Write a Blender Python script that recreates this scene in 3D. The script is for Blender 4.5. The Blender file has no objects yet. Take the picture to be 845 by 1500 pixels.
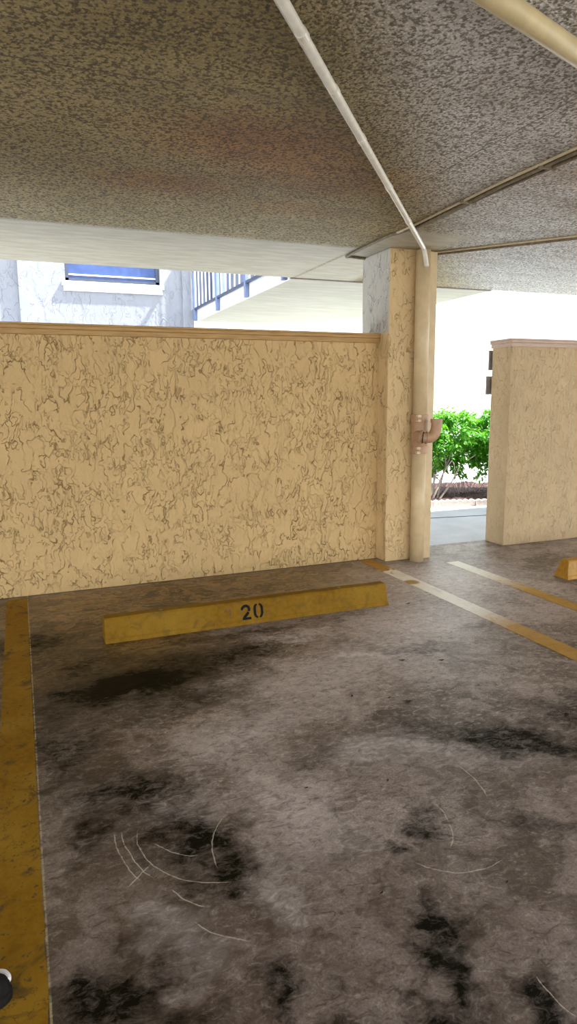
import bpy, bmesh, math, random
from mathutils import Vector, Matrix, noise
random.seed(7)
col = bpy.context.scene.collection
PI = math.pi

# ------------------------------------------------------------------ object helpers
def obj(name, bm, m, parent=None, smooth=False, bevel=0.0, label=None):
    me = bpy.data.meshes.new(name)
    bmesh.ops.recalc_face_normals(bm, faces=bm.faces)
    if smooth:
        for f in bm.faces: f.smooth = True
    bm.to_mesh(me); bm.free()
    o = bpy.data.objects.new(name, me); col.objects.link(o)
    for k in (m if isinstance(m, list) else [m]): me.materials.append(k)
    if parent: o.parent = parent; o.matrix_parent_inverse = Matrix.Translation(-parent.location)
    if bevel:
        b = o.modifiers.new('bevel', 'BEVEL'); b.width = bevel; b.segments = 2; b.limit_method = 'ANGLE'
    if label: o['label'] = label
    return o

def tag(o, label=None, cat=None, group=None, kind=None):
    if label: o['label'] = label
    if cat: o['category'] = cat
    if group: o['group'] = group
    if kind: o['kind'] = kind
    return o

def thing(name, label, cat, loc, group=None):
    o = bpy.data.objects.new(name, None); col.objects.link(o); o.location = loc
    o.empty_display_size = .1
    return tag(o, label, cat, group)

def bx(bm, x0, x1, y0, y1, z0, z1):
    v = [bm.verts.new((x, y, z)) for x in (x0, x1) for y in (y0, y1) for z in (z0, z1)]
    for f in ((0,1,3,2), (4,6,7,5), (0,4,5,1), (2,3,7,6), (0,2,6,4), (1,5,7,3)):
        bm.faces.new([v[i] for i in f])
    return bm
def box(*a): return bx(bmesh.new(), *a)

def tube(bm, pts, r, n=16, caps=True, radii=None):
    pts = [Vector(p) for p in pts]; rings = []
    ref = None
    for i, p in enumerate(pts):
        a = pts[max(i-1, 0)]; b = pts[min(i+1, len(pts)-1)]
        t = (b-a).normalized()
        if ref is None: ref = t.orthogonal().normalized()
        ref = (ref - t*ref.dot(t)).normalized(); s = t.cross(ref)
        rr = radii[i] if radii else r
        rings.append([bm.verts.new(p + rr*(math.cos(k*2*PI/n)*ref + math.sin(k*2*PI/n)*s)) for k in range(n)])
    for a, b in zip(rings, rings[1:]):
        for k in range(n): bm.faces.new((a[k], a[(k+1) % n], b[(k+1) % n], b[k]))
    if caps: bm.faces.new(rings[0]); bm.faces.new(rings[-1][::-1])
    return bm

def arc_pts(pts, k=6):          # Catmull-Rom through the points
    P = [Vector(p) for p in pts]; P = [2*P[0]-P[1]] + P + [2*P[-1]-P[-2]]; out = []
    for i in range(1, len(P)-2):
        for j in range(k):
            t = j/k; a, b, c, d = P[i-1:i+3]
            out.append(.5*((2*b)+(c-a)*t+(2*a-5*b+4*c-d)*t*t+(3*b-a-3*c+d)*t**3))
    return out + [P[-2]]

# ------------------------------------------------------------------ node helpers
class NM:
    def __init__(s, name, rough=.8, spec=.5):
        s.m = bpy.data.materials.new(name); s.m.use_nodes = True
        s.t = s.m.node_tree; s.n = s.t.nodes; s.b = s.n['Principled BSDF']
        s.b.inputs['Roughness'].default_value = rough
        s.b.inputs['Specular IOR Level'].default_value = spec
        g = s.n.new('ShaderNodeNewGeometry'); s.pos = g.outputs['Position']
    def l(s, a, b):
        if hasattr(a, 'links') or hasattr(a, 'is_output'): s.t.links.new(a, b)
        else: b.default_value = a
    def math(s, op, a, b=None, c=None, clamp=False):
        k = s.n.new('ShaderNodeMath'); k.operation = op; k.use_clamp = clamp
        s.l(a, k.inputs[0])
        if b is not None: s.l(b, k.inputs[1])
        if c is not None: s.l(c, k.inputs[2])
        return k.outputs[0]
    def vmath(s, op, a, b=None):
        k = s.n.new('ShaderNodeVectorMath'); k.operation = op; s.l(a, k.inputs[0])
        if b is not None: s.l(b, k.inputs[1])
        return k.outputs['Value'] if op in ('LENGTH', 'DISTANCE', 'DOT_PRODUCT') else k.outputs[0]
    def noise(s, v, scale, detail=4, rough=.55, dist=0, out='Fac'):
        k = s.n.new('ShaderNodeTexNoise'); s.l(v, k.inputs['Vector'])
        k.inputs['Scale'].default_value = scale; k.inputs['Detail'].default_value = detail
        k.inputs['Roughness'].default_value = rough; k.inputs['Distortion'].default_value = dist
        return k.outputs[out]
    def vor(s, v, scale, feat='F1', out='Distance', rnd=1):
        k = s.n.new('ShaderNodeTexVoronoi'); k.feature = feat; s.l(v, k.inputs['Vector'])
        k.inputs['Scale'].default_value = scale; k.inputs['Randomness'].default_value = rnd
        return k.outputs[out]
    def rng(s, v, a, b, c=0., d=1., smooth=True):
        k = s.n.new('ShaderNodeMapRange'); k.interpolation_type = 'SMOOTHSTEP' if smooth else 'LINEAR'
        s.l(v, k.inputs[0])
        for i, q in enumerate((a, b, c, d)): k.inputs[1+i].default_value = q
        return k.outputs[0]
    def map(s, v, loc=(0,0,0), rot=(0,0,0), scale=(1,1,1), kind='POINT'):
        k = s.n.new('ShaderNodeMapping'); k.vector_type = kind; s.l(v, k.inputs[0])
        k.inputs['Location'].default_value = loc; k.inputs['Rotation'].default_value = rot; k.inputs['Scale'].default_value = scale
        return k.outputs[0]
    def mix(s, f, a, b, mode='MIX'):
        k = s.n.new('ShaderNodeMix'); k.data_type = 'RGBA'; k.blend_type = mode
        s.l(f, k.inputs[0])
        for q, i in ((a, 6), (b, 7)):
            s.l((*q, 1) if isinstance(q, tuple) and len(q) == 3 else q, k.inputs[i])
        return k.outputs[2]
    def sep(s, v):
        k = s.n.new('ShaderNodeSeparateXYZ'); s.l(v, k.inputs[0]); return k.outputs
    def bump(s, h, dist=.01, strength=1.):
        k = s.n.new('ShaderNodeBump'); k.inputs['Strength'].default_value = strength
        k.inputs['Distance'].default_value = dist; s.l(h, k.inputs['Height'])
        s.l(k.outputs[0], s.b.inputs['Normal'])
    def col(s, c): s.l((*c, 1) if isinstance(c, tuple) else c, s.b.inputs['Base Color']); return s.m

def flat(name, c, rough=.6, var=.15, scale=30, metal=0, bump=0.0, spec=.5):
    s = NM(name, rough, spec); s.b.inputs['Metallic'].default_value = metal
    f = s.noise(s.pos, scale, 4)
    d = tuple(x*(1-var) for x in c); e = tuple(min(1, x*(1+var)) for x in c)
    if bump: s.bump(f, bump)
    return s.col(s.mix(s.rng(f, .3, .7), d, e))

# skip-trowel stucco: vertical wandering trowel ridges with dirty creases
def stucco(name, base, crease, amt=1.0, scale=1.0, dark=.75, side=None):
    s = NM(name, .85, .25)
    warp = s.noise(s.pos, 7*scale, 3, out='Color')
    v = s.vmath('ADD', s.map(s.pos, scale=(scale, scale, scale*.46)), s.map(warp, scale=(.10, .10, .10)))
    n1 = s.noise(v, 12, 2, .5); n2 = s.noise(s.map(v, loc=(5.2, 3.1, 1.7)), 22, 2, .55)
    n3 = s.noise(s.map(s.pos, loc=(2, 9, 4)), 5*scale, 2)
    l1 = s.rng(s.math('ABSOLUTE', s.math('SUBTRACT', n1, .5)), 0, .014, 1, 0)
    l2 = s.rng(s.math('ABSOLUTE', s.math('SUBTRACT', n2, .5)), 0, .017, 1, 0)
    m1 = s.rng(s.noise(s.map(s.pos, loc=(7, 1, 3)), 11*scale, 2), .48, .60)
    m2 = s.rng(n3, .42, .55)
    c1 = s.math('MULTIPLY', l1, m1)
    c2 = s.math('MULTIPLY', s.math('MULTIPLY', l2, m2), .65)
    cr = s.math('MAXIMUM', c1, c2)
    plate = s.rng(n1, .40, .56)
    h = s.math('SUBTRACT', s.math('ADD', s.math('MULTIPLY', plate, .55), s.math('MULTIPLY', s.noise(v, 45, 3), .35)), s.math('MULTIPLY', cr, .8))
    s.bump(h, .008*amt, 1)
    tone = s.mix(s.rng(s.noise(s.pos, 2.2, 4), .3, .7), tuple(x*.93 for x in base), tuple(min(1, x*1.05) for x in base))
    tone = s.mix(s.rng(n2, .35, .65), tone, tuple(x*.97 for x in base))
    out = s.mix(s.math('MULTIPLY', cr, dark), tone, crease)
    if side:                                              # daylight on the outer face above the coping, painted in as white
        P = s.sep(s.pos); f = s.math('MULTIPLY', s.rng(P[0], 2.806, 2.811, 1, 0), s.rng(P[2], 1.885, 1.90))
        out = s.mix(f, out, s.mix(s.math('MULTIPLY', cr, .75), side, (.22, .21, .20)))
    return s.col(out)

# ------------------------------------------------------------------ dimensions (metres)
C = 2.538; WY = 4.967; YE = 6.28
# ------------------------------------------------------------------ materials
CREAM = (.64, .455, .22)
M_wall = stucco('cream_stucco', CREAM, (.27, .14, .035), 1.9, .95, .72)
M_wall2 = stucco('cream_stucco_fine', (.56, .43, .26), (.34, .22, .10), .7, 1.7, .5)
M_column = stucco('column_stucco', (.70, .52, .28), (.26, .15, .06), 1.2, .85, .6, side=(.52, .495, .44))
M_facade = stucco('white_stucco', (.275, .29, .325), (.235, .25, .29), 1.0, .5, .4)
M_facade2 = stucco('blown_out_white_stucco', (.86, .87, .88), (.74, .76, .8), 1.0, .5, .4)  # same stucco as the facade, blown-out brightness put into the colour
M_entry = flat('painted_shade_blue_grey', (.055, .07, .125), .7, .06, 6)  # bluish shade of the recessed wall, put into its colour
def trim_mat(name, a, b):
    s = NM(name, .55, .4)
    g = s.noise(s.map(s.pos, scale=(1, 6, 14)), 6, 5, .6)
    return s.col(s.mix(s.rng(g, .35, .65), a, b))
M_cap = trim_mat('ochre_trim_paint', (.40, .24, .085), (.52, .33, .13))
M_cap2 = trim_mat('pinkish_trim_paint', (.50, .38, .30), (.58, .45, .36))
M_white = flat('white_paint', (.82, .82, .84), .5, .04, 12)
M_pvc = flat('white_pipe_paint', (.78, .76, .66), .32, .06, 20)
M_cream_pipe = flat('cream_pipe_paint', (.58, .48, .26), .4, .08, 14)
M_drain = flat('drain_pipe_paint', (.66, .52, .31), .38, .08, 9)
M_fitting = flat('fitting_paint', (.44, .27, .16), .42, .12, 20)
M_metal = flat('galvanised_metal', (.40, .38, .34), .4, .2, 60, metal=.7)
M_conduit = flat('dusty_conduit', (.20, .16, .10), .6, .3, 25)
M_conduit_l = flat('pale_conduit', (.62, .52, .34), .5, .1, 25)
M_black = flat('black_paint', (.012, .011, .010), .8, .3, 60, spec=.15)
M_rail = flat('dark_rail_paint', (.05, .065, .11), .45, .1, 30)
M_bluewhite = flat('pale_blue_paint', (.16, .21, .38), .5, .08, 10)
M_glass = flat('blue_window_glass', (.05, .09, .24), .25, .15, 5, spec=.3)
M_sign = flat('grey_sign_metal', (.30, .27, .25), .5, .1, 30)

# --- yellow traffic paint, chipped and dirty, raw concrete in the chips
def yellow(name, wear=.5, dirt=.5, white=False, k=1., spec=.5):
    s = NM(name, .42 if spec > .3 else .7, spec)
    big = s.noise(s.pos, 3.2, 5, .6); fine = s.noise(s.pos, 34, 6, .7); v = s.noise(s.map(s.pos, loc=(3, 3, 3)), 11, 5, .65, 1.0)
    y = s.mix(s.rng(fine, .3, .7), (.30, .140, .004), (.44, .225, .010))
    y = s.mix(s.rng(big, .35, .7), y, (.50, .28, .025))
    if k < 1: y = s.mix(1-k, y, (.05, .035, .004))
    if white:  # white stretch is outdoor glare painted over the yellow
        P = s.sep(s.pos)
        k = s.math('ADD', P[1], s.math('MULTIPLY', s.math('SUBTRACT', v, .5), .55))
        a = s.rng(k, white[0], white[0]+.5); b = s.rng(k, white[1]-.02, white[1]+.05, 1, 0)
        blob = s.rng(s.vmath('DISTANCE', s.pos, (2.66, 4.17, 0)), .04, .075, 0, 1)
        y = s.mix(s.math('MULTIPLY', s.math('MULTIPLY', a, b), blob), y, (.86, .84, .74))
    y = s.mix(s.math('MULTIPLY', s.rng(v, .52, .68), dirt), y, (.09, .06, .018))
    y = s.mix(s.math('MULTIPLY', s.rng(fine, .58, .66), wear), y, (.055, .045, .03))
    crack = s.rng(s.math('ABSOLUTE', s.math('SUBTRACT', s.noise(s.pos, 16, 4, .6), .5)), 0, .012, 1, 0)
    y = s.mix(s.math('MULTIPLY', s.math('MULTIPLY', crack, s.rng(big, .48, .56)), wear), y, (.03, .025, .015))
    s.bump(fine, .002)
    return s.col(y)
M_stripe = yellow('yellow_line_paint', .75, .8, k=.62, spec=.15)
M_stripe_r = yellow('glare_line_paint', .12, .2, (3.0, 4.55))
M_stripe_s = yellow('half_glare_line_paint', .12, .2, (3.62, 4.75))
M_stop = yellow('yellow_kerb_paint', .22, .4, k=.5, spec=.15)
M_stop2 = yellow('bright_yellow_kerb_paint', .3, .2)
M_fade = flat('faded_stencil', (.16, .075, .012), .6, .4, 60)

# --- stained concrete floor
def floor_mat():
    s = NM('stained_concrete', .6, .3)
    P = s.sep(s.pos)
    wv = s.vmath('SUBTRACT', s.noise(s.pos, 3.4, 5, .62, out='Color'), (.5, .5, .5))
    wp = s.vmath('ADD', s.pos, s.map(wv, scale=(.55, .55, 0)))
    n1 = s.noise(wp, 1.7, 8, .66, .6); n2 = s.noise(wp, 5, 12, .78, .5)
    n3 = s.noise(s.map(s.pos, rot=(0, 0, .5), scale=(1, 1.7, 1)), 20, 8, .78, 1.0)
    n4 = s.noise(s.pos, 120, 4, .7)
    c = s.mix(s.rng(n1, .36, .66), (.09, .058, .043), (.41, .33, .30))
    c = s.mix(s.math('MULTIPLY', s.rng(n2, .40, .68), .6), c, (.55, .47, .43))
    c = s.mix(s.math('MULTIPLY', s.rng(n2, .34, .54, 1, 0), .6), c, (.055, .038, .026))
    c = s.mix(s.math('MULTIPLY', s.rng(n3, .53, .62), .7), c, (.60, .54, .46))
    c = s.mix(s.math('MULTIPLY', s.rng(n3, .38, .47, 1, 0), .75), c, (.04, .028, .02))
    c = s.mix(s.math('MULTIPLY', s.rng(n4, .42, .6, 1, 0), .35), c, (.05, .04, .03))
    # brown band along the foot of the wall, under and behind the wheel stop
    def ell(x, y, rx, ry, rot, soft=.6, v=wp):
        q = s.map(v, loc=(x, y, 0), rot=(0, 0, rot), scale=(rx, ry, 1000), kind='TEXTURE')
        return s.rng(s.vmath('LENGTH', q), 1-soft, 1+soft*.4, 1, 0)
    def union(L):
        r = L[0]
        for q in L[1:]: r = s.math('MAXIMUM', r, q)
        return r
    band = union([ell(1.1, 4.45, 1.75, .62, 0, .3), ell(.3, 3.7, .75, .7, 0, .5)])
    streak = s.noise(s.map(wp, scale=(1, 3.2, 1)), 6, 6, .7, 1.2)
    brown = s.mix(s.rng(streak, .38, .62), (.045, .026, .006), (.34, .215, .085))
    c = s.mix(s.math('MULTIPLY', band, .88), c, brown)
    # oil and tyre stains: x, y, rx, ry, rot, strength
    st = [(.41,3.12,.36,.18,.25,1.5), (.45,3.15,.55,.32,.25,.6), (.03,3.9,.30,.28,0,.8), (.22,3.45,.20,.2,0,.75), (.95,3.25,.34,.13,.3,.8), (.06,2.62,.16,.30,0,.75), (.27,2.20,.13,.16,.2,.95),
          (.40,1.88,.15,.13,-.4,1), (.45,1.68,.09,.11,.2,.9), (.10,1.42,.12,.10,.2,.95), (.19,1.27,.14,.07,.1,1), (.97,1.27,.075,.10,-.5,1), (.87,1.20,.07,.06,.3,.95), (1.14,1.66,.085,.075,0,.8),
          (.94,1.61,.055,.045,0,.75), (.68,1.08,.18,.08,.2,1), (.51,1.27,.05,.05,0,.9), (1.04,.95,.09,.06,0,.95), (1.79,1.96,.45,.10,-.65,.85), (2.2,2.05,.25,.2,-.5,.8), (2.0,2.95,.26,.08,-.3,.45),
          (.13,2.0,.06,.14,0,.7), (1.0,2.2,.12,.06,.3,.4), (1.5,1.5,.16,.06,-.5,.55), (.62,2.85,.3,.12,.4,.55), (1.2,3.62,.5,.05,.05,.6)]
    dk = None
    for x, y, rx, ry, ro, k in [(.7,1.25,1.5,.50,-.15,.50), (.12,2.3,.30,1.3,0,.45), (1.7,1.75,.9,.35,-.6,.40), (.45,3.2,.7,.35,.2,.35), (.5,1.8,.35,.3,0,.3)]:  # near and left floor darkened in colour, standing in for weaker light
        c = s.mix(s.math('MULTIPLY', ell(x, y, rx, ry, ro, .6), s.math('MULTIPLY', s.rng(n2, .35, .65, 1.2, .7), k)), c, (.085, .056, .036))
    # pale zones, with the glare near the opening painted in
    for x, y, rx, ry, ro, k in [(1.22,2.80,.45,.32,-.2,.5), (.78,1.95,.20,.36,.1,.45), (.59,1.60,.09,.2,0,.35), (1.98,3.15,.5,.35,0,.6), (1.6,2.95,.4,.2,-.2,.55), (.76,2.44,.35,.2,.4,.5), (.42,2.05,.14,.22,0,.35),
                                (.13,2.19,.08,.1,0,.3), (1.24,2.12,.3,.2,-.4,.5), (1.75,2.98,.35,.04,-.25,.8), (1.35,3.45,.3,.07,0,.6), (2.9,4.1,.9,.8,0,.85), (2.15,3.45,.5,.35,0,.7), (1.5,2.0,.4,.12,-.5,.3), (.3,1.5,.1,.12,0,.35)]:
        c = s.mix(s.math('MULTIPLY', ell(x, y, rx, ry, ro, .9), s.math('MULTIPLY', s.rng(n3, .35, .65, .35, 1), k)), c, (.76, .70, .69))
    for i, (x, y, rx, ry, ro, k) in enumerate(st):
        e = ell(x, y, rx*1.3, ry*1.3, ro, .9)
        f = s.math('MULTIPLY', s.math('MULTIPLY', e, s.rng(n3, .34, .64, 1.25, .7)), s.math('MULTIPLY', s.rng(n2, .32, .66, 1.05, .8), 1.2*k), clamp=True)
        c = s.mix(f, c, (.008, .007, .004))
        dk = f if dk is None else s.math('MAXIMUM', dk, f)
    # pale scraped arcs: centre, radius, mid angle, half width of the angle
    for x, y, r, a, w in [(.533,1.923,.278,-2.572,.865), (.503,2.012,.232,-2.326,.383), (.601,1.804,.311,-2.549,.208), (.596,1.681,.288,-2.381,.280), (.719,1.747,.270,2.744,.529),
                          (.634,1.949,.444,-2.968,.308), (.732,1.988,.519,-2.919,.267), (.987,1.717,.240,-.382,.522), (1.18,1.625,.206,-1.907,.774), (-.25,2.278,.701,-.80,.081), (1.0,1.864,.448,-.103,.268), (1.264,1.036,.212,-3.009,.283)]:
        d = s.vmath('SUBTRACT', s.vmath('ADD', s.pos, s.map(wv, scale=(.05, .05, 0))), (x, y, 0)); q = s.sep(d)
        rr = s.vmath('LENGTH', s.map(d, scale=(1, 1, 0)))
        line = s.rng(s.math('ABSOLUTE', s.math('SUBTRACT', rr, r)), .0006, .0026, 1, 0)
        ang = s.math('DIVIDE', s.math('ADD', s.math('MULTIPLY', q[0], math.cos(a)), s.math('MULTIPLY', q[1], math.sin(a))), rr)
        f = s.math('MULTIPLY', line, s.rng(ang, math.cos(w), math.cos(w*.7)))
        f = s.math('MULTIPLY', f, s.rng(n3, .35, .55, .12, .85))
        c = s.mix(f, c, (.58, .53, .44))
    # small black specks
    sp = s.rng(s.vor(s.pos, 3.1), .008, .028, 1, 0)
    c = s.mix(s.math('MULTIPLY', sp, .85), c, (.012, .010, .009))
    # black line where the wall meets the slab
    g = s.math('MULTIPLY', s.rng(s.math('ADD', P[1], s.math('MULTIPLY', s.math('SUBTRACT', n2, .5), .05)), WY-.035, WY-.01), s.rng(P[0], 2.78, 2.82, 1, 0))
    c = s.mix(s.math('MULTIPLY', g, .9), c, (.012, .009, .006))
    edge = s.math('MULTIPLY', s.rng(s.math('ABSOLUTE', s.math('SUBTRACT', P[0], -.0245)), .0015, .004, 1, 0), s.rng(n3, .42, .56, .1, .8))
    c = s.mix(edge, c, (.55, .47, .26))
    s.l(s.rng(n1, .3, .7, .44, .30), s.b.inputs['Roughness'])
    s.l(s.math('MULTIPLY_ADD', dk, -.28, .30), s.b.inputs['Specular IOR Level'])
    s.bump(s.math('ADD', s.math('MULTIPLY', n3, .7), s.math('MULTIPLY', n4, .5)), .004, .7)
    return s.col(c)
M_floor = floor_mat()

# --- sprayed popcorn ceiling with water stains, smooth soffit outside the wall line
def ceil_mat():
    s = NM('popcorn_ceiling', .7, .5)
    P = s.sep(s.pos)
    g1 = s.noise(s.pos, 62, 3, .6); g2 = s.vor(s.pos, 75)
    wn = s.noise(s.pos, 1.5, 5, .6)
    smooth = s.rng(P[1], WY-.10, WY+.02)                                # past the wall line the soffit is smooth
    lft = s.rng(P[0], 2.55, 2.62, 1, 0); smooth = s.math('MULTIPLY', smooth, lft)
    patch = s.math('MULTIPLY', s.math('MULTIPLY', s.rng(P[0], 2.58, 2.62), s.rng(P[0], 3.12, 3.3, 1, 0)), s.rng(P[1], 4.22, 4.4))
    smooth = s.math('MAXIMUM', smooth, patch)
    grain = s.math('MULTIPLY', s.rng(g1, .41, .54), s.rng(g2, .1, .6, 1, .6))
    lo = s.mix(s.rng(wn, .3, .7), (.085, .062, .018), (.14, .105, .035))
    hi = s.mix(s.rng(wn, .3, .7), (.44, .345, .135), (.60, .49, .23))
    right = s.rng(s.math('SUBTRACT', P[0], s.math('MULTIPLY', P[1], .83)), -.95, -.2)   # outdoor light on the column side of the pipe, painted as whiter colour
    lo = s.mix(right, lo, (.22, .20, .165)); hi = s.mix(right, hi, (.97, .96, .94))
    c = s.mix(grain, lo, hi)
    band = s.rng(s.noise(s.map(s.pos, scale=(.5, 2.2, 1)), 3, 5, .6), .46, .7)
    c = s.mix(s.math('MULTIPLY', band, .30), c, (.18, .14, .08))
    for x, y, rx, ry, k, q in [(1.15,3.15,.65,.42,.9,(1,.62,.42)), (.85,3.85,.5,.25,.85,(1,.66,.40)), (1.7,3.5,.7,.35,.8,(1,.70,.48)), (1.7,4.1,.4,.2,.6,(1,.72,.5)),
                               (.7,2.3,.7,.4,.7,(.72,.68,.5)), (2.9,3.0,.4,.25,.6,(.8,.62,.45)), (3.4,3.4,.4,.2,.7,(.62,.52,.4)), (1.9,2.3,.6,.25,.5,(.7,.66,.6))]:
        e = s.rng(s.vmath('LENGTH', s.map(s.vmath('ADD', s.pos, s.map(s.noise(s.pos, 4, 4, out='Color'), loc=(-.15, -.15, 0), scale=(.3, .3, 0))), loc=(x, y, C), scale=(rx, ry, 10), kind='TEXTURE')), .2, 1.2, 1, 0)
        c = s.mix(s.math('MULTIPLY', e, k), c, q, 'MULTIPLY')
    sm = s.mix(s.rng(s.noise(s.map(s.pos, scale=(1, 4, 1)), 4, 4), .35, .65), (.43, .395, .30), (.52, .485, .38))
    c = s.mix(smooth, c, sm)
    # hairline cracks: one along the depth, one across
    wob = s.math('MULTIPLY', s.math('SUBTRACT', s.noise(s.pos, 9, 3), .5), .03)
    k1 = s.math('MULTIPLY', s.rng(s.math('ABSOLUTE', s.math('ADD', s.math('SUBTRACT', P[0], 2.16), wob)), .001, .006, 1, 0), s.rng(P[1], 3.5, 3.6, 1, 0))
    k2 = s.math('MULTIPLY', s.rng(s.math('ABSOLUTE', s.math('ADD', s.math('SUBTRACT', P[1], 2.70), wob)), .001, .007, 1, 0), s.rng(P[0], .55, .8, 1, 0))
    k = s.math('MULTIPLY', s.math('MAXIMUM', k1, k2), s.rng(g1, .3, .5))
    c = s.mix(s.math('MULTIPLY', k, .8), c, (.04, .03, .02))
    h = s.math('MULTIPLY', s.math('ADD', g1, s.math('MULTIPLY', g2, -.6)), s.rng(smooth, 0, 1, 1, .08))
    s.bump(h, .015, 1)
    return s.col(c)
M_ceil = ceil_mat()
s = NM('pale_walkway_soffit', .7, .4)
sv = s.noise(s.map(s.pos, scale=(.6, 3, 1)), 3.2, 5, .6)
s.bump(s.noise(s.pos, 60, 3), .002)
M_soffit = s.col(s.mix(s.rng(sv, .35, .68), (.42, .40, .31), (.50, .48, .395)))
s = NM('pale_pavement', .75, .3)
s.bump(s.noise(s.pos, 90, 5), .002)
M_pave = s.col(s.mix(s.rng(s.noise(s.pos, 3, 6, .65), .3, .7), (.46, .49, .53), (.55, .58, .62)))
M_drive = flat('driveway_asphalt', (.30, .29, .28), .9, .2, 8, bump=.004)
s = NM('dark_mulch', .9, .2)
mv = s.vor(s.pos, 38, out='Color'); s.bump(s.vor(s.pos, 38), .02)
M_mulch = s.col(s.mix(mv, (.018, .010, .010), (.12, .065, .06)))
M_edging = flat('pinkish_concrete', (.55, .47, .44), .85, .12, 30, bump=.003)
s = NM('green_leaf', .42, .5)
M_leaf = s.col(s.mix(s.rng(s.noise(s.pos, 34, 2), .34, .66), (.022, .15, .012), (.13, .46, .03)))
s.b.inputs['Subsurface Weight'].default_value = 0
tr = s.n.new('ShaderNodeBsdfTranslucent'); tr.inputs[0].default_value = (.22, .55, .03, 1)
mx = s.n.new('ShaderNodeMixShader'); mx.inputs[0].default_value = .35
s.t.links.new(s.b.outputs[0], mx.inputs[1]); s.t.links.new(tr.outputs[0], mx.inputs[2])
s.t.links.new(mx.outputs[0], s.n['Material Output'].inputs[0])
M_stem = flat('pale_grey_bark', (.46, .40, .38), .8, .25, 40, bump=.002)
M_stem2 = flat('reddish_bark', (.22, .11, .09), .8, .25, 40, bump=.002)
M_litter = flat('dead_leaf', (.03, .022, .015), .8, .4, 80)
M_petal = flat('white_petal', (.85, .84, .80), .6, .03, 30)

# ------------------------------------------------------------------ the setting
tag(obj('floor', box(-8, 9.5, -4.0, 5.2, -.15, 0), M_floor), kind='structure')
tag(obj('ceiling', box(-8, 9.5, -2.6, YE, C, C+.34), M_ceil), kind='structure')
bm = box(-40, 50, 5.2, 34, -.15, -.004)
tag(obj('pavement', bm, M_pave), 'pale blue-grey concrete walk outside the garage opening', None, None, 'structure')
bm = box(-40, 50, -40, -4.0, -.2, -.02); bx(bm, -40, -8, -4.0, 5.2, -.2, -.02); bx(bm, 9.5, 50, -4.0, 5.2, -.2, -.02)
tag(obj('ground', bm, M_drive), kind='structure')
# saw cut in the pavement
bm = bmesh.new(); tube(bm, [(3.2, 6.62, -.004), (5.9, 6.22, -.004)], .006, 6)
tag(obj('pavement_joint', bm, M_black), 'dark joint line across the pale pavement', None, None, 'structure')

def coping(name, x0, x1, y0, y1, z0, z1, m, parent):
    bm = bmesh.new(); h = z1-z0
    bx(bm, x0+.012, x1, y0+.012, y1-.012, z0, z0+h*.48)
    bx(bm, x0+.004, x1, y0+.004, y1-.004, z0+h*.48, z0+h*.80)
    bx(bm, x0, x1, y0, y1, z0+h*.80, z1)
    return obj(name, bm, m, parent, bevel=.004)
WT = 1.892
w = tag(obj('wall_left', box(-4.0, 2.83, WY, WY+.17, 0, WT-.06), M_wall), 'rough-trowelled cream stucco half wall behind the numbered wheel stop', None, None, 'structure')
cp = coping('coping', -4.0, 2.817, WY-.035, WY+.20, WT-.075, WT, M_cap, w)
RY = 4.915; RX = 4.122; RT = 1.885
w = tag(obj('wall_right', box(RX, 9.0, RY, RY+.26, 0, RT-.06), M_wall2, bevel=.006), 'beige stucco half wall on the far side of the walk-through opening', None, None, 'structure')
coping('coping', RX-.02, 9.0, RY-.02, RY+.285, RT-.072, RT, M_cap2, w)

# support column
t = thing('support_column', 'square cream stucco column with daylight painted white on its side face, standing between half wall and walk-through', 'column', (3.02, 5.03, 0))
obj('shaft', box(2.803, 3.225, 4.81, 5.262, 0, C), M_column, t, bevel=.012)
obj('corner_board', box(3.150, 3.238, 4.795, 4.809, 0, C-.01), M_drain, t, bevel=.003)

# ------------------------------------------------------------------ drain pipe with tee
t = thing('drain_pipe', 'fat cream vertical drain pipe fixed to the front of the column', 'pipe', (3.070, 4.742, 0))
px, py, pr = 3.070, 4.742, .058
bm = bmesh.new(); tube(bm, [(px, py, 1.20), (px, py, C-.02)], pr, 32); obj('upper_pipe', bm, M_drain, t, True)
bm = bmesh.new(); tube(bm, [(px, py, 0.0), (px, py, .96)], pr, 32); obj('lower_pipe', bm, M_drain, t, True)
bm = bmesh.new(); tube(bm, [(px, py, z) for z in (.94, .945, 1.215, 1.22)], 0, 32, radii=[.062, .068, .068, .062])
obj('tee_fitting', bm, M_fitting, t, True)
for z in (.945, 1.205):
    bm = bmesh.new()
    for dz in (-.022, .022): tube(bm, [(px, py, z+dz-.006), (px, py, z+dz+.006)], .0725, 32)
    tube(bm, [(px, py, z-.03), (px, py, z+.03)], .0705, 32)
    c = obj('hub_clamp', bm, M_fitting, t)
    bm = bmesh.new()
    for dz in (-.018, .018):
        bx(bm, px-.068, px-.040, py-.082, py-.052, z+dz-.010, z+dz+.010)
        tube(bm, [(px-.078, py-.070, z+dz), (px-.03, py-.070, z+dz)], .005, 8)
    obj('clamp_screw', bm, M_drain, c)
path = arc_pts([(px-.02, py+.0, 1.065), (px-.050, py-.070, 1.060), (px-.030, py-.112, 1.052), (px+.020, py-.130, 1.052), (px+.058, py-.135, 1.085), (px+.073, py-.135, 1.140), (px+.073, py-.135, 1.195)], 6)
bm = bmesh.new(); tube(bm, path, .044, 24, caps=False)
tube(bm, path[::-1], .038, 24, caps=False); tube(bm, [(px+.073, py-.135, 1.168), (px+.073, py-.135, 1.2)], .048, 24, caps=False)
b2 = obj('side_elbow', bm, M_fitting, t, True, label='upturned open elbow on the side of the drain pipe')
bm = bmesh.new(); q0 = path[9]; q1 = path[11]; tube(bm, [q0, q0*.5+q1*.5, q1], .057, 24); obj('elbow_collar', bm, M_fitting, b2)
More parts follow.
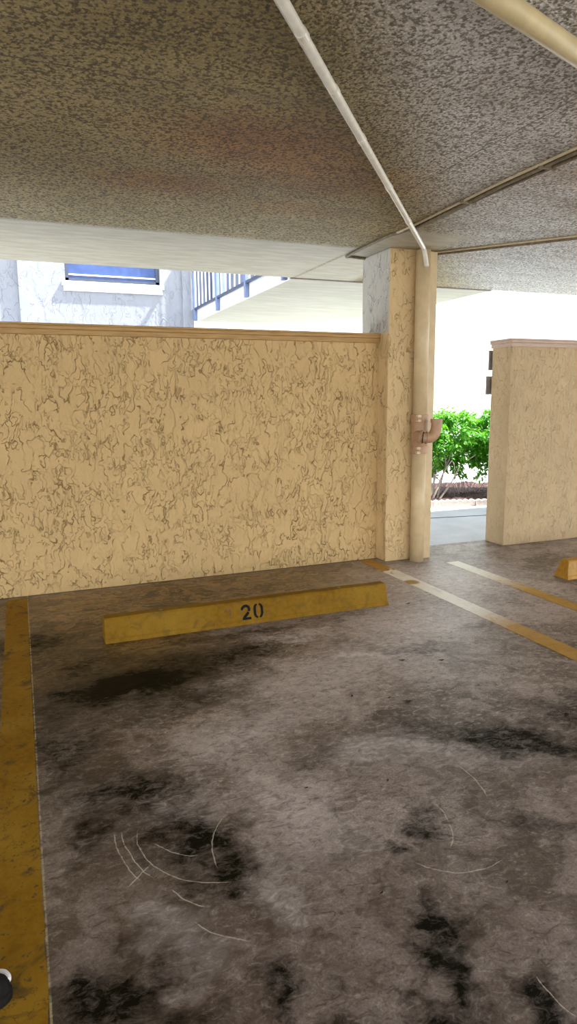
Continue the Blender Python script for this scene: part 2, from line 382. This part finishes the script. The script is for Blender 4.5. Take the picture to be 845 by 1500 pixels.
bm = bmesh.new(); q2 = path[13]; tube(bm, [q1, q1*.6+q2*.4], .0475, 24); obj('gap_shade_ring', bm, M_black, b2, label='black ring standing in for the shaded gap between collar and elbow')  # black ring added for the shade in the gap
bm = bmesh.new(); q0 = path[14]; q1 = path[15]; tube(bm, [q0, q1], .051, 24); obj('elbow_collar', bm, M_fitting, b2)

# ------------------------------------------------------------------ pipes on the ceiling
def along(a, b, t): return Vector(a).lerp(Vector(b), t)
pz = C-.028
A = (-.90, -.02, pz); B = (2.90, 4.515, pz)
t = thing('sprinkler_pipe', 'slim white pipe running diagonally across the ceiling to the column top', 'pipe', (A[0], A[1], C))
bm = bmesh.new(); tube(bm, [A] + arc_pts([B, (2.975, 4.597, pz-.012), (3.00, 4.612, pz-.055), (3.045, 4.655, pz-.125)], 5), .0175, 18)
obj('pipe_run', bm, M_pvc, t, True)
L = (Vector(B)-Vector(A)).length; d = (Vector(B)-Vector(A)).normalized()
for y in (2.16, 2.48, 2.86, 3.42, 4.0):
    p = along(A, B, (y-A[1])/(B[1]-A[1]))
    bm = bmesh.new(); tube(bm, [p-d*.022, p-d*.020, p+d*.020, p+d*.022], 0, 18, radii=[.018, .0205, .0205, .018])
    nrm = Vector((-d.y, d.x, 0))
    obj('pipe_clip', bm, M_pvc, t, False)
off = Vector((-d.y, d.x, 0))*.042
bm = bmesh.new(); tube(bm, [Vector((A[0], A[1], C-.005))+off, Vector((B[0], B[1], C-.005))+off*.6], .0042, 8)
tag(obj('highlight_strip', bm, M_pvc), 'thin pale strip added as a highlight along the left side of the slim white ceiling pipe', 'highlight_strip')  # pale strip added for the bright edge beside the pipe
t = thing('ceiling_pipe', 'thick cream pipe crossing the upper right corner of the ceiling', 'pipe', (1.0, 1.65, C))
bm = bmesh.new(); a = Vector((-1.0, .955, C-.042)); b = Vector((4.2, 2.725, C-.042)); tube(bm, [a, b], .034, 24); obj('pipe_run', bm, M_cream_pipe, t, True)
dd = (b-a).normalized()
for k in (.20, .62, .85):
    p = a.lerp(b, k); bm = bmesh.new(); tube(bm, [p-dd*.02, p+dd*.02], .038, 24); bx(bm, p.x-.03, p.x+.03, p.y-.012, p.y+.012, C-.012, C+.003)
    obj('pipe_clip', bm, M_cream_pipe, t)
# conduit along the depth: twin near the camera, bends at the column head
cz = C-.010
t = thing('ceiling_conduit', 'dark dusty twin conduit on the ceiling ending in a hook left of the column head', 'conduit', (2.6, 4.4, C))
bm = bmesh.new(); tube(bm, [(2.575, -.9, cz), (2.590, 3.2, cz), (2.645, 4.15, cz)] + arc_pts([(2.61, 4.35, cz), (2.585, 4.5, cz), (2.612, 5.15, cz), (2.66, 5.19, cz), (2.81, 5.22, cz)], 5), .011, 10)
obj('conduit_run', bm, M_conduit, t, True)
bm = bmesh.new(); tube(bm, [(2.635, -.9, cz), (2.645, 2.6, cz), (2.628, 3.4, cz), (2.66, 4.1, cz)], .010, 10); obj('conduit_run', bm, M_conduit, t, True)
bm = bmesh.new(); tube(bm, [(2.545, -.9, C-.008), (2.555, 3.2, C-.008), (2.60, 4.15, C-.008), (2.612, 5.14, C-.008)], .008, 8); obj('conduit_run', bm, M_conduit_l, t, True, label='paler conduit beside the dark pair')
for y in (2.9, 3.55): obj('strap', box(2.55, 2.66, y-.006, y+.006, C-.023, C), M_conduit, t)
t = thing('ceiling_conduit', 'single olive conduit leaving the column head towards the right edge', 'conduit', (3.25, 4.87, C))
bm = bmesh.new(); tube(bm, [(3.22, 4.90, C-.013), (3.95, 4.01, C-.013), (5.2, 2.5, C-.013)], .013, 10); obj('conduit_run', bm, M_conduit, t, True)
bm = bmesh.new(); tube(bm, [(3.19, 4.875, C-.008), (3.92, 3.98, C-.008), (5.17, 2.48, C-.008)], .008, 8); obj('conduit_run', bm, M_conduit_l, t, True)

# ------------------------------------------------------------------ parking stripes (thin paint films)
def stripe(x0, x1, y0, y1, m, label):
    bm = bmesh.new(); n = int((y1-y0)/.03); rows = []
    for i in range(n+1):
        y = y0+(y1-y0)*i/n
        j = .004*noise.noise(Vector((x0*9, y*14, 0))); k = .004*noise.noise(Vector((x1*9, y*14, 5)))
        rows.append([bm.verts.new((x0+j, y, 0)), bm.verts.new((x0+j, y, .0025)), bm.verts.new((x1+k, y, .0025)), bm.verts.new((x1+k, y, 0))])
    for a, b in zip(rows, rows[1:]):
        for q in range(3): bm.faces.new((a[q], b[q], b[q+1], a[q+1]))
    bm.faces.new(rows[0]); bm.faces.new(rows[-1][::-1])
    tag(obj('parking_stripe', bm, m), label, 'painted line')
stripe(-.160, -.030, -1.0, 4.90, M_stripe, 'dirty yellow painted line down the left edge of the parking bay')
stripe(2.622, 2.748, -.5, 4.93, M_stripe_r, 'worn yellow line with white glare painted in, from the column base, just right of the numbered wheel stop')
stripe(3.258, 3.378, -.5, 4.58, M_stripe_s, 'worn yellow line with white glare painted in, pointing at the walk-through opening, farther right of the two')

# ------------------------------------------------------------------ wheel stops
def wheel_stop(x0, x1, y0, m, label, sl, sr, h=.135):
    t = thing('wheel_stop', label, 'wheel stop', (x0, y0, 0))
    prof = [(0, 0), (.004, .022), (.012, .030), (.034, h-.012), (.044, h), (.106, h), (.116, h-.012), (.138, .03), (.150, 0)]
    bm = bmesh.new(); rows = []
    N = 60
    for i in range(N+1):
        u = i/N; row = []
        for (yy, zz) in prof:
            f = zz/h
            a = x0 + sl*f**1.0; b = x1 - sr*f
            x = a+(b-a)*u
            e = .0025*noise.noise(Vector((x*7, yy*20, zz*20+x0)))
            chip = 0
            if zz < .025: chip = max(0, noise.noise(Vector((x*13, 3.3, x0))) - .38)*.03
            row.append(bm.verts.new((x, y0+yy+e+chip, max(0, zz + (e if zz > .01 else 0)))))
        rows.append(row)
    for a, b in zip(rows, rows[1:]):
        for q in range(len(prof)-1): bm.faces.new((a[q], b[q], b[q+1], a[q+1]))
        bm.faces.new((a[-1], b[-1], b[0], a[0]))
    bm.faces.new(rows[0]); bm.faces.new(rows[-1][::-1])
    obj('concrete_bar', bm, m, t, bevel=.004)
    for k in (.18, .82):
        bm = bmesh.new(); x = x0+(x1-x0)*k; tube(bm, [(x, y0+.075, h-.01), (x, y0+.075, h+.004)], .011, 12); obj('anchor_pin', bm, M_conduit, t)
    return t
SY = 3.745
st1 = wheel_stop(.372, 2.216, SY, M_stop, 'dirty yellow concrete wheel stop with stencilled 20 on its face', .004, .004, .142)
wheel_stop(3.765, 5.6, 3.745, M_stop2, 'bright yellow wheel stop cut off by the right edge of the photo', .035, .035, .142)
# stencilled digits on the sloping front face
P0 = Vector((0, SY+.012, .030)); P1 = Vector((0, SY+.034, .123)); up = (P1-P0).normalized(); nor = Vector((0, -up.z, up.y))
def stroke(bm, pts, wd):
    pts = [Vector((p[0], p[1], 0)) for p in pts]; L = []
    for i, p in enumerate(pts):
        tn = (pts[min(i+1, len(pts)-1)]-pts[max(i-1, 0)]).normalized(); n = Vector((-tn.y, tn.x, 0))
        w_ = wd[i] if isinstance(wd, list) else wd
        L.append((p+n*w_/2, p-n*w_/2))
    def W(q, h): return P0 + Vector((q.x, 0, 0)) + up*q.y + nor*h
    a = [[bm.verts.new(W(q, h)) for q in pr for h in (.0, .004)] for pr in L]
    for r, s_ in zip(a, a[1:]):
        bm.faces.new((r[1], s_[1], s_[3], r[3])); bm.faces.new((r[0], r[1], s_[1], s_[0])); bm.faces.new((r[2], s_[2], s_[3], r[3]))
    bm.faces.new((a[0][0], a[0][1], a[0][3], a[0][2])); bm.faces.new((a[-1][0], a[-1][2], a[-1][3], a[-1][1]))
def digits():
    dx = 1.192
    bm = bmesh.new()
    stroke(bm, [(dx+x, z) for x, z in [(.000, .062), (.006, .074), (.017, .083), (.031, .085), (.044, .078), (.050, .064), (.046, .050)]], [.012, .016, .017, .017, .017, .017, .014])
    stroke(bm, [(dx+x, z) for x, z in [(.044, .045), (.032, .031), (.020, .020), (.012, .008)]], .016)
    stroke(bm, [(dx+.003, .007), (dx+.058, .007)], .014)
    obj('stencilled_two', bm, M_black, st1, label='black stencilled digit 2')
    bm = bmesh.new(); dx = 1.274
    stroke(bm, [(dx+x, z) for x, z in [(.018, .088), (.008, .080), (.003, .066), (.003, .030), (.008, .014), (.020, .005)]], [.010, .014, .015, .015, .014, .010])
    stroke(bm, [(dx+x, z) for x, z in [(.032, .088), (.044, .080), (.050, .064), (.050, .030), (.044, .014), (.034, .005)]], [.010, .014, .015, .015, .014, .010])
    obj('stencilled_zero', bm, M_black, st1, label='black stencilled digit 0')
    bm = bmesh.new(); dx = 1.10
    stroke(bm, [(dx-.010, .070), (dx+.004, .080), (dx+.016, .078)], .012)
    stroke(bm, [(dx+.016, .080), (dx+.018, .050), (dx+.020, .022)], [.012, .009, .004])
    obj('faded_stencil_mark', bm, M_fade, st1, label='faded brown remains of an older stencil digit')
digits()

# ------------------------------------------------------------------ outside: walkway, railing, building
t = thing('walkway_slab', 'raised pale upper-floor walkway bridging from the garage roof to the building', 'walkway', (3.77, 6.3, C))
obj('deck', box(2.592, 4.96, YE+.03, 10.1, C, C+.16), M_soffit, t)
obj('fascia_board', box(2.572, 2.592, YE+.03, 10.1, C-.002, C+.17), M_white, t)
obj('fascia_board', box(4.96, 4.98, YE+.03, 10.1, C-.002, C+.17), M_white, t)
obj('joint_strip', box(2.56, 4.95, YE-.004, YE+.029, C-.012, C+.02), M_sign, t, label='thin dark metal strip where the walkway meets the garage slab')
def railing(x, label):
    t = thing('railing', label, 'railing', (x, 8.2, C+.17))
    bm = box(x-.018, x+.018, 6.36, 10.06, 2.685, 2.715); obj('bottom_rail', bm, M_rail, t, bevel=.003)
    bm = box(x-.025, x+.025, 6.36, 10.06, 3.66, 3.70); obj('top_rail', bm, M_rail, t, bevel=.003)
    for y in (6.42, 7.60, 8.80, 10.0):
        obj('post', box(x-.022, x+.022, y-.03, y+.03, C-.005, 3.66), M_bluewhite, t, bevel=.003)
    y = 6.52
    first = None
    while y < 9.98:
        if min(abs(y-q) for q in (6.42, 7.60, 8.80, 10.0)) > .05:
            if not first: first = obj('baluster', box(x-.007, x+.007, y-.007, y+.007, 2.715, 3.66), M_white, t); y_f = y
            else:
                c = first.copy(); c.location = (0, y-y_f, 0); col.objects.link(c); c.parent = t; c.matrix_parent_inverse = first.matrix_parent_inverse.copy()
        y += .19
railing(2.545, 'dark-railed balcony railing with thin white balusters seen above the half wall')

FY = 10.1
t = thing('apartment_building', 'white stucco building facing the garage, with a blue-framed window', 'building', (2, FY, 0))
# facade with a window opening
wx0, wx1, wz0, wz1 = .745, 2.06, 3.02, 4.2
bm = bmesh.new()
bx(bm, .135, wx0, FY, FY+.3, 0, 6.5); bx(bm, wx1, 2.38, FY, FY+.3, 0, 6.5); bx(bm, wx0, wx1, FY, FY+.3, 0, wz0); bx(bm, wx0, wx1, FY, FY+.3, wz1, 6.5)
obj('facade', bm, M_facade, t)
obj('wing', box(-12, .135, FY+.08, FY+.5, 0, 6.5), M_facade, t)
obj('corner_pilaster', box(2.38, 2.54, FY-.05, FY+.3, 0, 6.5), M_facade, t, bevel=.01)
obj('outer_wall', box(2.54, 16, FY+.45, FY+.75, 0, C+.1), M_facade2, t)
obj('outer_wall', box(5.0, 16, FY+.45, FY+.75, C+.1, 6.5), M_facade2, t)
obj('entry_wall', box(2.54, 5.0, FY+.45, FY+.75, C+.1, 6.5), M_entry, t, label='wall with blue-grey shade painted in, behind the balcony railing')
wn = obj('window', (lambda b: (bx(b, wx0, wx0+.05, FY+.05, FY+.12, wz0, wz1), bx(b, wx1-.05, wx1, FY+.05, FY+.12, wz0, wz1), bx(b, wx0, wx1, FY+.05, FY+.12, wz0, wz0+.055), bx(b, wx0, wx1, FY+.05, FY+.12, wz1-.05, wz1), bx(b, wx0, wx1, FY+.05, FY+.12, 3.6, 3.64), b)[-1])(bmesh.new()), M_rail, t)
obj('blind_rail', box(wx0+.05, wx1-.05, FY+.07, FY+.082, 3.115, 3.135), M_white, wn)
obj('pane', box(wx0+.04, wx1-.04, FY+.085, FY+.10, wz0+.04, wz1-.04), M_glass, wn)
obj('sill', (lambda b: (bx(b, wx0-.05, wx1+.05, FY-.05, FY+.06, wz0-.06, wz0), bx(b, wx0-.03, wx1+.03, FY-.025, FY, wz0-.13, wz0-.06), b)[-1])(bmesh.new()), M_white, wn, bevel=.005)
d_ = obj('door', box(2.98, 3.20, FY+.42, FY+.449, C+.16, C+2.3), M_bluewhite, t, label='pale blue door behind the balusters')
obj('door_edge', box(3.07, 3.10, FY+.405, FY+.419, C+.16, C+2.3), M_rail, d_)

# two grey panels fixed behind the end of the right half wall
for z0, z1, x0, lab in ((1.62, 1.80, 4.055, 'small grey metal panel behind the end of the right half wall, upper of the two'), (1.395, 1.565, 4.035, 'small grey metal panel behind the end of the right half wall, lower of the two')):
    t = thing('wall_panel', lab, 'panel', (4.2, RY+.30, z0), 'grey panels on the end of the right wall')
    obj('plate', box(x0+.062, 4.42, RY+.295, RY+.31, z0, z1), M_sign, t, bevel=.002)
    obj('standoff', box(4.15, 4.38, RY+.259, RY+.296, z0+.03, z1-.03), M_black, t)

# ------------------------------------------------------------------ planting bed
bm = bmesh.new()
E0 = Vector((4.30, 7.315, 0)); E1 = Vector((6.9, 6.54, 0)); ed = (E1-E0).normalized(); en = Vector((-ed.y, ed.x, 0))
nx, ny = 70, 30; g = []
for i in range(nx+1):
    r = []
    for j in range(ny+1):
        p = E0 + ed*(-.1+3.4*i/nx) + en*(.03+1.9*j/ny)
        e = min(1, j/3); z = .015 + e*(.045 + .025*noise.noise(p*4) + .02*noise.noise(p*17))
        if i in (0, nx) or j in (0, ny): z = -.01
        r.append(bm.verts.new((p.x, p.y, z)))
    g.append(r)
for i in range(nx):
    for j in range(ny): bm.faces.new((g[i][j], g[i+1][j], g[i+1][j+1], g[i][j+1]))
tag(obj('mulch_bed', bm, M_mulch), 'dark bark mulch covering the planting bed under the shrubs', 'mulch', None, 'stuff')
# scalloped edging blocks
def edging_bm(L=.56, lobes=7, th=.05, h=.085):
    bm = bmesh.new(); N = lobes*8; rows = []
    for i in range(N+1):
        u = i/N; x = u*(L-.008); z = h*(.80+.20*abs(math.sin(PI*lobes*u)))
        rows.append([bm.verts.new((x, y, zz)) for y, zz in ((0, -.004), (0, z-.008), (.008, z), (th-.008, z), (th, z-.008), (th, -.004))])
    for a, b in zip(rows, rows[1:]):
        for q in range(5): bm.faces.new((a[q], b[q], b[q+1], a[q+1]))
        bm.faces.new((a[5], b[5], b[0], a[0]))
    bm.faces.new(rows[0]); bm.faces.new(rows[-1][::-1])
    return bm
src = None; ang = math.atan2(ed.y, ed.x)
labs = ['scalloped pinkish concrete edging block at the left end of the bed, by the column', 'scalloped concrete edging block in front of the pale grey shrub stems', 'scalloped concrete edging block below the middle of the shrubs',
        'scalloped concrete edging block nearest the right half wall', 'scalloped concrete edging block mostly behind the right half wall']
for i in range(4):
    p = E0 + ed*(.02+.56*i) - en*.03
    if src is None: o = src = obj('edging_block', edging_bm(), M_edging)
    else: o = src.copy(); col.objects.link(o)
    o.location = p; o.rotation_euler = (0, 0, ang + (.03 if i % 2 else -.02))
    tag(o, labs[i], 'edging', 'scalloped edging blocks along the bed')

# shrubs
def leaf(bm, p, n, t, L, W):
    n = n.normalized(); t = (t-n*t.dot(n)).normalized(); s_ = n.cross(t)
    a = bm.verts.new(p); b = bm.verts.new(p+t*L*.45+s_*W*.5+n*W*.12); c = bm.verts.new(p+t*L-n*L*.12); e = bm.verts.new(p+t*L*.45-s_*W*.5+n*W*.12); m_ = bm.verts.new(p+t*L*.5-n*W*.06)
    for f in ((a, b, m_), (b, c, m_), (c, e, m_), (e, a, m_)): bm.faces.new(f)
def shrub(cx, cy, rx, ry, z0, z1, nleaf, stems, sm, label, seed):
    random.seed(seed)
    t = thing('shrub', label, 'shrub', (cx, cy, 0), 'shrubs in the bed outside')
    bm = bmesh.new(); hubs = []
    for k in range(210):
        a = random.uniform(0, 2*PI); r = math.sqrt(random.random()); u = random.random()**.75
        z = z0+(z1-z0)*u
        w_ = (1-max(0, (u-.70)/.30)**2*.35)*(.62+.38*min(1, u*2.2))
        q = Vector((cx+rx*r*w_*math.cos(a), cy+ry*r*w_*math.sin(a), z + .05*noise.noise(Vector((k*1.7, seed, 0)))))
        hubs.append(q)
    for k in range(nleaf):
        h = random.choice(hubs); d = Vector((random.gauss(0, 1), random.gauss(0, 1), random.gauss(0, .8))).normalized()
        p = h + d*random.uniform(.01, .09)
        n = Vector((d.x*.5+random.gauss(0, .35), d.y*.5+random.gauss(0, .35), .8+random.gauss(0, .3)))
        leaf(bm, p, n, d+Vector((0, 0, -.25)), random.uniform(.05, .09), random.uniform(.026, .042))
    obj('foliage', bm, M_leaf, t)
    for (bx_, by_, ex, ey, ez, r) in stems:
        p0 = Vector((bx_, by_, .03)); p3 = Vector((ex, ey, ez))
        pm = p0.lerp(p3, .45)+Vector((random.uniform(-.05, .05), random.uniform(-.05, .05), random.uniform(-.03, .06)))
        bm = bmesh.new(); pts = arc_pts([p0, pm, p3], 8); tube(bm, pts, r, 8, radii=[r*(1-.6*i/(len(pts)-1)) for i in range(len(pts))])
        for k in range(3):
            b0 = pts[8+2*k]; e_ = b0+Vector((random.uniform(-.22, .22), random.uniform(-.15, .15), random.uniform(.15, .32)))
            tube(bm, arc_pts([b0, b0.lerp(e_, .5)+Vector((.02, 0, .03)), e_], 4), r*.45, 6)
        obj('stem', bm, sm, t, True)
shrub(5.36, 7.72, .62, .50, .36, 1.16, 8500,
      [(4.98, 7.36, 5.42, 7.50, .75, .017), (5.02, 7.38, 5.22, 7.6, .80, .015), (4.95, 7.40, 5.02, 7.55, .75, .014), (5.06, 7.34, 5.55, 7.45, .60, .014), (4.92, 7.34, 5.15, 7.42, .70, .013), (5.1, 7.42, 5.5, 7.7, .72, .014)], M_stem,
      'leafy green shrub on splayed pale grey stems, nearer the column', 3)
shrub(6.30, 7.55, .60, .50, .24, 1.18, 8000,
      [(6.02, 7.25, 5.88, 7.35, .62, .013), (6.08, 7.28, 6.3, 7.5, .7, .014), (6.15, 7.3, 6.5, 7.4, .7, .014)], M_stem2,
      'leafy green shrub with reddish stems, partly hidden by the right half wall', 8)
# low pinkish plants / dry stems between
random.seed(12)
t = thing('ground_plant', 'low tangle of dry lilac-grey twigs on the mulch between the shrubs', 'plant', (5.6, 7.6, 0))
bm = bmesh.new()
for k in range(60):
    x, y = 5.45+random.uniform(-.42, .5), 7.75+random.uniform(-.2, .3)
    p = Vector((x, y, .04)); e_ = p+Vector((random.uniform(-.16, .16), random.uniform(-.1, .1), random.uniform(.1, .28)))
    tube(bm, [p, p.lerp(e_, .5)+Vector((0, 0, .02)), e_], .004, 5)
obj('twigs', bm, flat('lilac_grey_twig', (.42, .36, .42), .8, .2, 40), t)
# white blossoms
for i, (x, y, z, lab) in enumerate([(5.86, 7.12, .66, 'white blossom low on the right shrub beside the wall edge, highest of three'), (5.80, 7.10, .50, 'white blossom on the right shrub, middle of three'), (5.87, 7.08, .42, 'white blossom on the right shrub, lowest of three')]):
    bm = bmesh.new()
    for k in range(6):
        a = k*PI/3; leaf(bm, Vector((x, y, z)), Vector((math.cos(a)*.3, -1, math.sin(a)*.3)), Vector((math.cos(a), -.25, math.sin(a))), .03, .02)
    tube(bm, [(x, y+.002, z), (x-.01, y+.16, z-.03)], .0025, 5)
    tag(obj('blossom', bm, M_petal), lab, 'flower', 'white blossoms on the right shrub')

# ------------------------------------------------------------------ scraps on the floor
def scrap_bm(sd):
    random.seed(sd); bm = bmesh.new(); n = 9
    ring = [bm.verts.new((.020*math.cos(2*PI*k/n)*random.uniform(.7, 1.2), .008*math.sin(2*PI*k/n)*random.uniform(.7, 1.3), .002+.004*abs(math.cos(2*PI*k/n)))) for k in range(n)]
    c = bm.verts.new((0, 0, .001)); cb = bm.verts.new((0, 0, 0))
    for k in range(n): bm.faces.new((c, ring[k], ring[(k+1) % n])); bm.faces.new((cb, ring[(k+1) % n], ring[k]))
    return bm
src = None
for i, (x, y, a, sc) in enumerate([(1.56,2.45,-.4,1), (1.50,2.52,.3,.5), (1.35,2.60,.9,.6), (1.98,2.80,-.2,.9), (1.79,2.88,-.3,.9), (2.35,3.72,.2,.9), (.98,3.08,.4,.6), (1.15,1.93,.9,.4), (.86,2.0,.2,.4), (1.2,1.35,.3,.35), (.85,1.45,.3,.35)]):
    if src is None: o = src = obj('leaf_scrap', scrap_bm(5), M_litter)
    else: o = src.copy(); col.objects.link(o)
    o.location = (x, y, 0); o.rotation_euler = (0, 0, a); o.scale = (sc, sc, sc)
    tag(o, 'tiny dark dry leaf scrap lying on the stained concrete floor', 'debris', 'dry leaf scraps on the floor')

# ------------------------------------------------------------------ shoe at the lower left edge
t = thing('shoe', 'black shoe with a white toe rim poking in at the lower left edge', 'shoe', (-.25, 1.49, 0))
def shoe_loft(zs, grow, x1=-.104, x0=-.39, yc=1.492):
    bm = bmesh.new(); rings = []; n = 36
    for z, g_, ln in zs:
        ring = []
        for k in range(n):
            a = 2*PI*k/n; c_, s_ = math.cos(a), math.sin(a)
            xm = (x0+x1)/2; hl = (x1-x0)/2*ln
            wdt = (.043 + .006*c_)*g_*(1-.10*math.exp(-((c_)/.35)**2))
            ex = math.copysign(abs(c_)**.75, c_); ey = math.copysign(abs(s_)**.85, s_)
            ring.append(bm.verts.new((xm+hl*ex-(1-ln)*.03, yc+wdt*ey, z)))
        rings.append(ring)
    for a, b in zip(rings, rings[1:]):
        for k in range(n): bm.faces.new((a[k], a[(k+1) % n], b[(k+1) % n], b[k]))
    bm.faces.new(rings[0]); bm.faces.new(rings[-1][::-1]); return bm
obj('sole', shoe_loft([(0, .96, .985), (.006, 1, 1), (.018, 1, 1), (.022, .97, .99)], 1), M_black, t, True)
obj('upper', shoe_loft([(.020, .93, .975), (.035, .93, .975), (.048, .84, .94), (.060, .62, .86), (.066, .35, .7)], 1), M_black, t, True)
bm = bmesh.new(); pts = []
for k in range(15):
    a = .15+1.5*k/14; pts.append((-.147+.036*math.cos(a), 1.494+.036*math.sin(a), .036))
tube(bm, pts, .011, 10, radii=[.006+.005*math.sin(PI*k/14) for k in range(15)]); obj('toe_rim', bm, M_white, t, True, label='white rubber toe rim')

# ------------------------------------------------------------------ light: overcast-bright sky and sun
w = bpy.data.worlds.new('sky'); bpy.context.scene.world = w; w.use_nodes = True
nt = w.node_tree; bg = nt.nodes['Background']
tc = nt.nodes.new('ShaderNodeTexCoord'); sp = nt.nodes.new('ShaderNodeSeparateXYZ'); nt.links.new(tc.outputs['Generated'], sp.inputs[0])
rp = nt.nodes.new('ShaderNodeValToRGB'); nt.links.new(sp.outputs[2], rp.inputs[0])
rp.color_ramp.elements[0].position = 0; rp.color_ramp.elements[0].color = (1, .97, .92, 1)
rp.color_ramp.elements[1].position = .7; rp.color_ramp.elements[1].color = (.72, .84, 1, 1)
nt.links.new(rp.outputs[0], bg.inputs[0]); bg.inputs[1].default_value = 2.4
sl = bpy.data.lights.new('sun', 'SUN'); sl.energy = 12.0; sl.angle = .02; sl.color = (1, .96, .88)
so = bpy.data.objects.new('sun', sl); col.objects.link(so)
so.rotation_euler = Vector((-.62, .20, -1.0)).to_track_quat('-Z', 'Y').to_euler()

# ------------------------------------------------------------------ camera
yaw, pitch, roll = .3808, -.1660, -.0094
f = Vector((math.sin(yaw)*math.cos(pitch), math.cos(yaw)*math.cos(pitch), math.sin(pitch)))
r = Vector((math.cos(yaw), -math.sin(yaw), 0)); u = r.cross(f)
r2 = math.cos(roll)*r+math.sin(roll)*u; u2 = -math.sin(roll)*r+math.cos(roll)*u
cd = bpy.data.cameras.new('camera'); cam = bpy.data.objects.new('camera', cd); col.objects.link(cam)
cam.matrix_world = Matrix(((r2.x, u2.x, -f.x, 0), (r2.y, u2.y, -f.y, 0), (r2.z, u2.z, -f.z, 1.36), (0, 0, 0, 1)))
cd.sensor_fit = 'VERTICAL'; cd.sensor_height = 36; cd.lens = 977.2*36/1500; cd.clip_start = .05; cd.clip_end = 300
sc = bpy.context.scene; sc.camera = cam
sc.view_settings.view_transform = 'Standard'; sc.view_settings.look = 'None'; sc.view_settings.gamma = 1
sc.view_settings.use_curve_mapping = False; sc.view_settings.exposure = 0.72
sc.cycles.max_bounces = 12; sc.cycles.diffuse_bounces = 6
